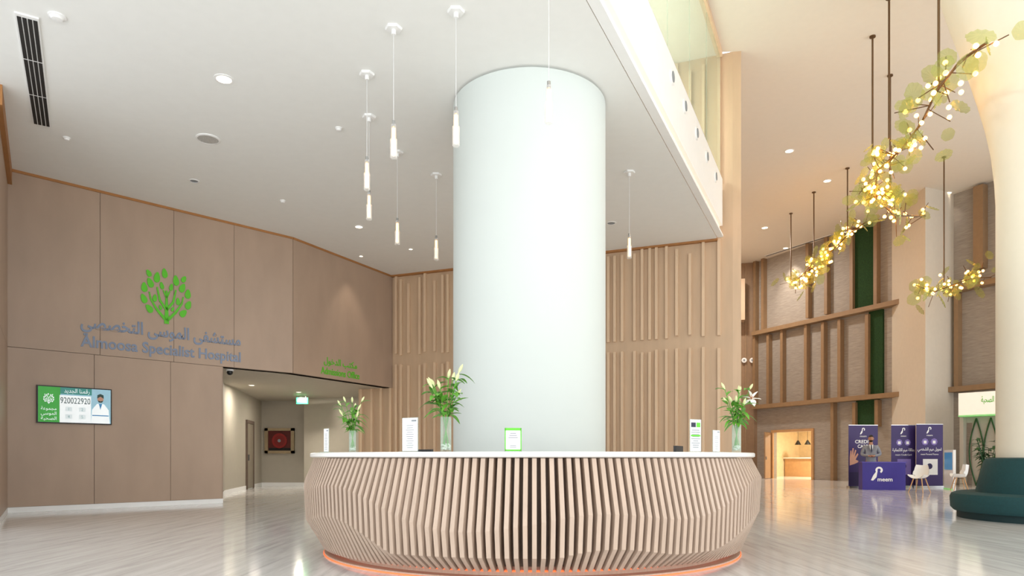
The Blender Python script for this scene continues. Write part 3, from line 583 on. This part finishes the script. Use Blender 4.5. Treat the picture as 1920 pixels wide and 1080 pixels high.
# ------------------------------------------------------------------ right side: promotion stand
def meem(b, mb, u, v, s, d0, mi, txt=True):
    A0, A1 = R(-60), R(210); pts = [(u+.02*s+.2*s*math.cos(A0+(A1-A0)*i/14), v+.3*s+.2*s*math.sin(A0+(A1-A0)*i/14)) for i in range(15)]
    inner = [(u+.02*s+.09*s*math.cos(A0+(A1-A0)*i/14), v+.3*s+.09*s*math.sin(A0+(A1-A0)*i/14)) for i in range(15)]
    for i in range(14): b.poly(mb, [pts[i], pts[i+1], inner[i+1], inner[i]], d0, d0+.003, mi)
    b.poly(mb, [pts[-1], inner[-1], (u-.12*s, v-.12*s), (u-.3*s, v-.32*s), (u-.42*s, v-.3*s), (u-.3*s, v-.02*s)], d0, d0+.003, mi)
    if txt: b.text(mb, 'meem', u+.34*s, v-.28*s, w=.8*s, d0=d0, ext=.003, mi=mi, bold=.02)
def boardXY(x0, y0, x1, y1, z=0): return Board((x0, y0, z), (x1-x0, y1-y0, 0)), math.hypot(x1-x0, y1-y0)
a = P(1617, 0, 22.6); c = P(1698, 0, 22.3); b, w = boardXY(a.x, a.y, c.x, c.y)
t = thing('promotion_desk', 'purple promotion desk with white logo in front of the standing man', 'desk', b.p(w/2, 0, -.2)); mb = MB(); b.box(mb, 0, w, .0, .88, -.5, 0); mb.build('body', M_purple, t); mb = MB(); b.box(mb, -.02, w+.02, .88, .915, -.52, .02); mb.build('top', mat('desk_top', '#4a3a9a', .3), t)
mb = MB(); meem(b, mb, w*.38, .48, .55, .002, 0); mb.build('logo', M_white, t)
def banner(px0, px1, Y, top, kind, label):
    a = P(px0, 0, Y); c = P(px1, 0, Y+.05); b, w = boardXY(a.x, a.y, c.x, c.y); t = thing('roll_up_banner', label, 'banner', b.p(w/2, 0), 'purple roll-up banners')
    mb = MB(); b.box(mb, 0, w, .07, top, -.004, .0, 0)
    if kind == 0:
        meem(b, mb, w*.5, top-.22, .28, .001, 1, False); b.text(mb, 'meem', w*.5, top-.38, w=w*.22, d0=.001, ext=.002, mi=1)
        b.text(mb, 'CREDIT', w*.5, top-.56, w=w*.56, h=.12, d0=.001, ext=.002, mi=1, bold=.02); b.text(mb, 'CARD', w*.5, top-.72, w=w*.38, h=.12, d0=.001, ext=.002, mi=1, bold=.02)
        b.poly(mb, [(w*(.04+(x-.05)*.8), .78+(y-.72)*.85) for x, y in ((.05, .72), (.05, 1.05), (.08, 1.32), (.12, 1.33), (.13, 1.1), (.17, 1.42), (.22, 1.42), (.2, 1.12), (.28, 1.36), (.33, 1.33), (.26, 1.06), (.38, 1.22), (.42, 1.17), (.3, .96), (.42, .9), (.42, .85), (.25, .78))], .001, .003, 2)
        b.box(mb, .02, w-.02, .1, .55, .001, .002, 3)
    else:
        meem(b, mb, w*.5, top-.22, .28, .001, 1, False); b.text(mb, 'meem', w*.5, top-.38, w=w*.22, d0=.001, ext=.002, mi=1)
        for k in (.33, .67):
            b.disc(mb, w*k, top-.6, w*.13, .001, .002, 4, 8); b.box(mb, w*k-.05, w*k+.05, top-.66, top-.56, .002, .003, 1)
        b.text(mb, ar('بطاقة ميم الائتمانية' if kind == 1 else 'تمويل ميم الشخصي'), w*.5, top-.88, w=w*.9, h=.17, d0=.001, ext=.002, mi=1, bold=.01)
        b.text(mb, 'meem Credit Card' if kind == 1 else 'meem Personal Finance', w*.5, top-1.03, w=w*.66, h=.06, d0=.001, ext=.002, mi=1)
        b.box(mb, w*.25, w*.8, .45, 1.0, .001, .004, 4 if kind == 1 else 1); b.disc(mb, w*.5, .75, .1, .004, .006, 3)
    mb.build('printed_sheet', [M_banner, M_white, M_pink, mat('banner_dark', '#2a1d4d', .5), mat('banner_light', '#7d6bb0', .5)], t, smooth=False)
    mb = MB(); b.box(mb, -.01, w+.01, 0, .07, -.12, .08); b.box(mb, 0, w, top, top+.02, -.012, .008); mb.tube([b.p(w/2, .07, -.03), b.p(w/2, top, -.01)], .01, 6); mb.build('stand', M_chrome, t)
banner(1591, 1646, 23.9, 2.16, 0, 'purple roll-up banner about a credit card directly behind the man')
banner(1671, 1717, 24.3, 2.18, 1, 'purple roll-up banner, middle of three, beside the desk')
banner(1718, 1768, 24.1, 2.2, 2, 'purple roll-up banner nearest the display totem, rightmost')
a = P(1770, 0, 23.4); c = P(1787, 0, 22.5); b, w = boardXY(a.x, a.y, c.x, c.y); t = thing('display_totem', 'white framed display totem with bluish picture right of the banners', 'display', b.p(w/2, 0)); mb = MB(); b.box(mb, 0, w, 0, 1.3, -.08, 0); mb.build('frame', M_white, t); mb = MB(); b.box(mb, .08, w-.08, .65, 1.22, .001, .01); mb.build('picture', M_blue, t)
mb = MB(); b.box(mb, .05, w-.05, 0, .03, .0, .03); mb.build('light_strip', M_gglow, t)
def chair(label):
    t = thing('shell_chair', label, 'chair', (0, 0, 0), 'white shell chairs by the promotion stand')
    prof = [(-.22, .43), (-.2, .45), (-.1, .435), (0, .43), (.1, .435), (.17, .46), (.205, .54), (.225, .64), (.24, .74), (.25, .82)]
    mb = MB(); vs = []; nu = 10
    for j, (y, z) in enumerate(prof):
        f = j/(len(prof)-1); hw = .235 if f < .6 else .235-.06*((f-.6)/.4)**2
        for i in range(nu+1):
            x = -1+2*i/nu; c = abs(x)**2.4; vs.append((x*hw, y-(.12*c if f > .5 else .0), z+(.10*c if f < .75 else .02*c)))
    m = nu+1; fs = [(j*m+i, j*m+i+1, (j+1)*m+i+1, (j+1)*m+i) for j in range(len(prof)-1) for i in range(nu)]
    mb.add(vs, fs); mb.add([(v[0], v[1]+.008, v[2]-.01) for v in vs], [tuple(reversed(f)) for f in fs]); mb.build('seat_shell', M_white, t)
    for sx in (-1, 1):
        for sy in (-1, 1):
            mb = MB(); mb.tube([(sx*.12, sy*.1, .42), (sx*.22, sy*.2, 0)], [.018, .011], 8); mb.build('leg', M_beech, t)
    mb = MB(); mb.tube([(.17, .15, .22), (-.17, -.15, .22)], .004, 5); mb.tube([(-.17, .15, .22), (.17, -.15, .22)], .004, 5); mb.tube([(-.13, -.11, .39), (.13, -.11, .39), (.13, .11, .39), (-.13, .11, .39), (-.13, -.11, .39)], .006, 5); mb.build('wire_brace', M_black, t)
    return t
c0_ = chair('white shell chair with beech legs just right of the purple desk'); c1_ = copy_tree(c0_); c1_['label'] = 'white shell chair with beech legs between totem and flared column'
q = P(1724, 0, 20.8); c0_.location = (q.x, q.y, 0); c0_.rotation_euler.z = R(-60); q = P(1799, 0, 22.0); c1_.location = (q.x, q.y, 0); c1_.rotation_euler.z = R(-110)
def skin(pts, edges, rad, sub=2):
    me = bpy.data.meshes.new('s'); me.from_pydata(pts, edges, []); ob = bpy.data.objects.new('s', me); COL.objects.link(ob)
    ob.modifiers.new('k', 'SKIN'); sv = me.skin_vertices[0].data
    for i, r in enumerate(rad): sv[i].radius = (r if isinstance(r, tuple) else (r, r)); sv[i].use_root = (i == 0)
    m = ob.modifiers.new('u', 'SUBSURF'); m.levels = sub; m.render_levels = sub
    dg = bpy.context.evaluated_depsgraph_get(); dg.update(); e = bpy.data.meshes.new_from_object(ob.evaluated_get(dg))
    r = ([v.co.copy() for v in e.vertices], [tuple(p.vertices) for p in e.polygons]); bpy.data.objects.remove(ob); return r
man = thing('person', 'man in grey suit and dark tie behind the purple desk, hands clasped', 'person')
J = {'pel': (0, 0, .95), 'sp': (0, .01, 1.13), 'ch': (0, .01, 1.32), 'nb': (0, .01, 1.46), 'nk': (0, -.005, 1.55), 'hd': (0, -.015, 1.62)}
pts = [J['pel'], J['sp'], J['ch'], J['nb'], J['nk'], J['hd']]; ed = [(0, 1), (1, 2), (2, 3), (3, 4), (4, 5)]; rad = [(.14, .1), (.125, .09), (.145, .1), (.075, .065), .056, .06]
for sx in (-1, 1):
    n = len(pts); pts += [(sx*.18, .01, 1.42), (sx*.27, .02, 1.14), (sx*.045, -.25, 1.10), (sx*.1, 0, .88), (sx*.11, -.01, .5), (sx*.115, .01, .09)]
    ed += [(2, n), (n, n+1), (n+1, n+2), (0, n+3), (n+3, n+4), (n+4, n+5)]; rad += [.06, .042, .026, .09, .06, .04]
mb = MB(); mb.add(*skin(pts, ed, rad))
hv = MB(); hv.ball((0, 0, 0), 1, 20, 14)
vs = []
for v in hv.v:
    z = v.z; k = 1-.22*max(0, -z)**1.5; x = v.x*.077*k; y = v.y*.098*(1-.1*max(0, -z)); vs.append(Vector((x, y-.02-(.012*max(0, -z)), 1.685+z*.12)))
mb.add(vs, hv.f)
mb.add([(-.016, -.115, 1.665), (.016, -.115, 1.665), (0, -.142, 1.668), (0, -.116, 1.71), (0, -.112, 1.655)], [(0, 2, 3), (2, 1, 3), (0, 4, 2), (4, 1, 2)])
for sx in (-1, 1):
    mb.ball((sx*.078, -.01, 1.685), (.012, .022, .033), 8, 6); mb.ball((sx*.03, -.106, 1.695), (.014, .008, .007), 8, 6, 1); mb.ball((sx*.03, -.113, 1.695), (.006, .003, .006), 6, 4, 2)
    mb.tube([(sx*.014, -.113, 1.714), (sx*.03, -.113, 1.718), (sx*.048, -.1, 1.712)], .004, 5, 2)
    mb.ball((sx*.025, -.285, 1.095), (.03, .042, .022), 10, 6)
    for k in range(4):
        a0 = Vector((sx*.018, -.30+.018*k-.012, 1.108-.01*k)); L = [.03, .034, .031, .024][k]
        mb.tube([a0, a0+Vector((-sx*L, -.014, .004)), a0+Vector((-sx*L*1.7, -.004, -.012)), a0+Vector((-sx*L*2, .006, -.026))], [.0095, .009, .008, .006], 8)
    mb.tube([(sx*.035, -.27, 1.11), (sx*.02, -.285, 1.128), (-sx*.006, -.3, 1.13)], [.012, .011, .008], 8)
mb.tube([(-.022, -.118, 1.636), (0, -.124, 1.634), (.022, -.118, 1.636)], .004, 6, 3)
mb.build('body', [M_skin, M_shirt, M_hair, mat('lips', '#8f4f43', .5)], man)
mb = MB(); hv = MB(); hv.ball((0, 0, 0), 1, 20, 14)
keep = {i for i, v in enumerate(hv.v) if (v.z > .42 or (v.y > .05 and v.z > -.35))}
vs = [Vector((v.x*.083, v.y*.105-.018, 1.688+v.z*.128)) for v in hv.v]; mb.add(vs, [f for f in hv.f if all(i in keep for i in f)]); mb.build('hair', M_hair, man)
mb = MB(); keep = {i for i, v in enumerate(hv.v) if (v.z < -.3 and v.y < .1 and v.z > -.97)}
vs = [Vector((v.x*.08*(1-.22*max(0, -v.z)**1.5), v.y*.103*(1-.1*max(0, -v.z))-.022-.012*max(0, -v.z), 1.683+v.z*.124)) for v in hv.v]; mb.add(vs, [f for f in hv.f if all(i in keep for i in f) and not (abs(hv.v[f[0]].x) < .3 and hv.v[f[0]].z > -.42)]); mb.build('beard', M_hair, man)
pts = [(0, 0, 1.0), (0, .01, 1.13), (0, .01, 1.32), (0, .012, 1.44), (0, 0, .84)]; ed = [(0, 1), (1, 2), (2, 3), (0, 4)]; rad = [(.165, .125), (.155, .118), (.17, .125), (.1, .085), (.175, .135)]
for sx in (-1, 1):
    n = len(pts); pts += [(sx*.185, .012, 1.41), (sx*.28, .02, 1.15), (sx*.08, -.21, 1.105)]; ed += [(2, n), (n, n+1), (n+1, n+2)]; rad += [.078, .06, .043]
mb = MB(); mb.add(*skin(pts, ed, rad)); mb.build('jacket', M_suit, man)
ys = -.15
mb = MB(); mb.add([(-.06, ys+.07, 1.49), (.06, ys+.07, 1.49), (.045, ys-.012, 1.36), (0, ys-.02, 1.2), (-.045, ys-.012, 1.36), (0, ys+.01, 1.47)], [(0, 5, 3, 4), (5, 1, 2, 3)]); mb.build('shirt', M_shirt, man)
mb = MB(); mb.add([(-.015, ys+.0, 1.475), (.015, ys+.0, 1.475), (.025, ys-.03, 1.3), (0, ys-.035, 1.2), (-.025, ys-.03, 1.3), (0, ys-.012, 1.475)], [(0, 5, 3, 4), (5, 1, 2, 3)]); mb.build('tie', M_tie, man)
mb = MB()
for sx in (-1, 1):
    mb.add([(sx*.065, ys+.07, 1.49), (sx*.1, ys+.02, 1.4), (sx*.06, ys-.018, 1.32), (0, ys-.032, 1.18), (sx*.045, ys-.02, 1.36)], [(0, 1, 2, 4), (4, 2, 3)])
mb.build('lapel', mat('lapel_grey', '#7a7d85', .8), man)
pts = [(0, 0, .93)]; ed = []; rad = [(.14, .11)]
for sx in (-1, 1):
    n = len(pts); pts += [(sx*.1, 0, .84), (sx*.11, -.01, .5), (sx*.115, .005, .1)]; ed += [(0, n), (n, n+1), (n+1, n+2)]; rad += [.105, .08, .065]
mb = MB(); mb.add(*skin(pts, ed, rad)); mb.build('trousers', M_trou, man)
for sx in (-1, 1):
    mb = MB(); mb.ball((sx*.115, -.05, .045), (.05, .14, .045), 14, 8); mb.build('shoe', M_black, man)
q = P(1633, 0, 23.3); man.location = (q.x, q.y, 0); man.rotation_euler.z = R(-22)
# illuminated header, lattice, plant
a = P(1797, 0, 24.8); c = P(1890, 0, 23.6); b, w = boardXY(a.x, a.y, c.x, c.y); t = thing('kiosk_header', 'glowing cream header with green lettering beside the flared column', 'sign', b.p(w/2, 2.5))
mb = MB(); b.box(mb, 0, w, 2.56, 3.35, -.5, 0); mb.build('box', M_sky, t); mb = MB(); b.text(mb, ar('الموسى الصحية'), w*.75, 3.05, w=w*.55, h=.28, d0=.001, ext=.01); mb.build('lettering', M_green, t); mb = MB(); b.box(mb, 0, w, 2.51, 2.56, -.5, .02); mb.build('light_strip', M_gglow, t)
t = thing('lattice_screen', 'white screen with dark curved lattice beneath the glowing header', 'screen', b.p(w/2, 0, -.3)); mb = MB(); b.box(mb, .3, w, 0, 2.5, -.42, -.38); b.box(mb, 0, .12, 0, 2.5, -.4, -.1); b.box(mb, .12, .3, 2.3, 2.5, -.42, -.38); mb.build('backing', M_corr, t)
mb = MB()
for k in range(6):
    x0 = .45+k*.45
    for s in (-1, 1):
        pp = [b.p(x0+s*.22*math.sin(PI*j/5*.5), 0.05+j*.24, -.33) for j in range(11)]; mb.tube(pp, .025, 5)
mb.build('lattice', M_leafd, t)
q = P(1852, 0, 22.6); t = thing('potted_plant', 'leafy dark green plant in a pot between lattice and flared column', 'potted plant', (q.x, q.y, 0)); mb = MB(); mb.lathe([(.16, 0), (.22, .5), (.2, .5), (.18, .44), (0, .44)], (q.x, q.y, 0), 20); mb.build('pot', M_white, t)
mb = MB(); ms = MB(); rn = random.Random(4)
for k in range(14):
    a = rn.uniform(0, 6.28); h = rn.uniform(.8, 1.7); e = Vector((q.x+.3*math.cos(a), q.y+.3*math.sin(a), .44+h*.8)); ms.tube([(q.x, q.y, .44), e], .01, 5)
    for j in range(9): p = Vector((q.x, q.y, .6)).lerp(e, .2+.8*j/8); z = rn.uniform(0, 6.28); mb.leaf(p, (math.cos(z), math.sin(z), rn.uniform(-.1, .8)), .28, .09, .5)
mb.build('leaves', M_leafd, t); ms.build('stems', M_leafd, t)
t = thing('round_banquette', 'dark teal round banquette wrapped around the flared cream column', 'sofa', (sc[0], sc[1], 0))
o3 = (sc[0], sc[1], 0)
mb = MB(); mb.lathe([(.95, 0), (1.5, 0), (1.5, .12), (.95, .12)], o3, 72, closed=True); mb.build('plinth', M_teald, t)
mb = MB(); mb.lathe([(.95, .12), (1.55, .12), (1.6, .18), (1.61, .36), (1.58, .42), (1.5, .45), (.95, .45)], o3, 72, closed=True); mb.build('seat', M_teal, t)
mb = MB(); mb.lathe([(.94, .45), (1.22, .45), (1.17, .7), (1.1, .98), (1.07, 1.03), (1.0, 1.05), (.94, 1.03)], o3, 72, closed=True); mb.build('backrest', M_teal, t)
# ------------------------------------------------------------------ light
w = bpy.data.worlds.new('World'); S.world = w; w.use_nodes = True; bg = w.node_tree.nodes['Background']; bg.inputs[0].default_value = (.92, .96, 1, 1); bg.inputs[1].default_value = 1.5
def area(loc, rot, sx, sy, e, col):
    L = bpy.data.lights.new('window_and_fill_light', 'AREA'); L.shape = 'RECTANGLE'; L.size = sx; L.size_y = sy; L.energy = e; L.color = col
    o = bpy.data.objects.new('window_and_fill_light', L); COL.objects.link(o); o.location = loc; o.rotation_euler = rot
area((-1, -5.5, 5), (R(95), 0, 0), 22, 9, 480, (.97, .98, 1))
area((0, -4.5, .6), (R(140), 0, 0), 22, 5, 1450, (1, 1, .98))  # added uplight fill to brighten the ceiling; no window stands here
area((23, 6, 5.5), (R(95), 0, R(90)), 14, 9, 950, (1, .98, .95))
def down(loc, e, col, s=.2):
    L = bpy.data.lights.new('lamp', 'AREA'); L.shape = 'DISK'; L.size = s; L.energy = e; L.color = col; o = bpy.data.objects.new('lamp', L); COL.objects.link(o); o.location = loc
down((-7.6, 20.5, ZL-.03), 50, (1, .92, .8)); down((-7.2, 23.4, ZL-.03), 50, (1, .92, .8))
down(BR.p((d0u+d1u)/2-.5, 2.85, -2.5), 320, (1, .87, .66), .5)
down(BR.p(2.0, 11.0, 4), 400, (1, .95, .88), .6)
down((0, 15.5, ZM-.05), 500, (1, .97, .92), 1.5); down((-2.5, 10, ZM-.05), 300, (1, .97, .92), 1.5)  # added fill lamps that brighten the enclosed mezzanine, not known fixtures
cam = bpy.data.cameras.new('Camera'); co = bpy.data.objects.new('Camera', cam); COL.objects.link(co); co.location = (0, 0, CH); co.rotation_euler = (R(90), 0, 0)
cam.sensor_width = 36; cam.lens = F/1920*36; cam.shift_y = (HY-540)/1920; cam.clip_end = 200; S.camera = co
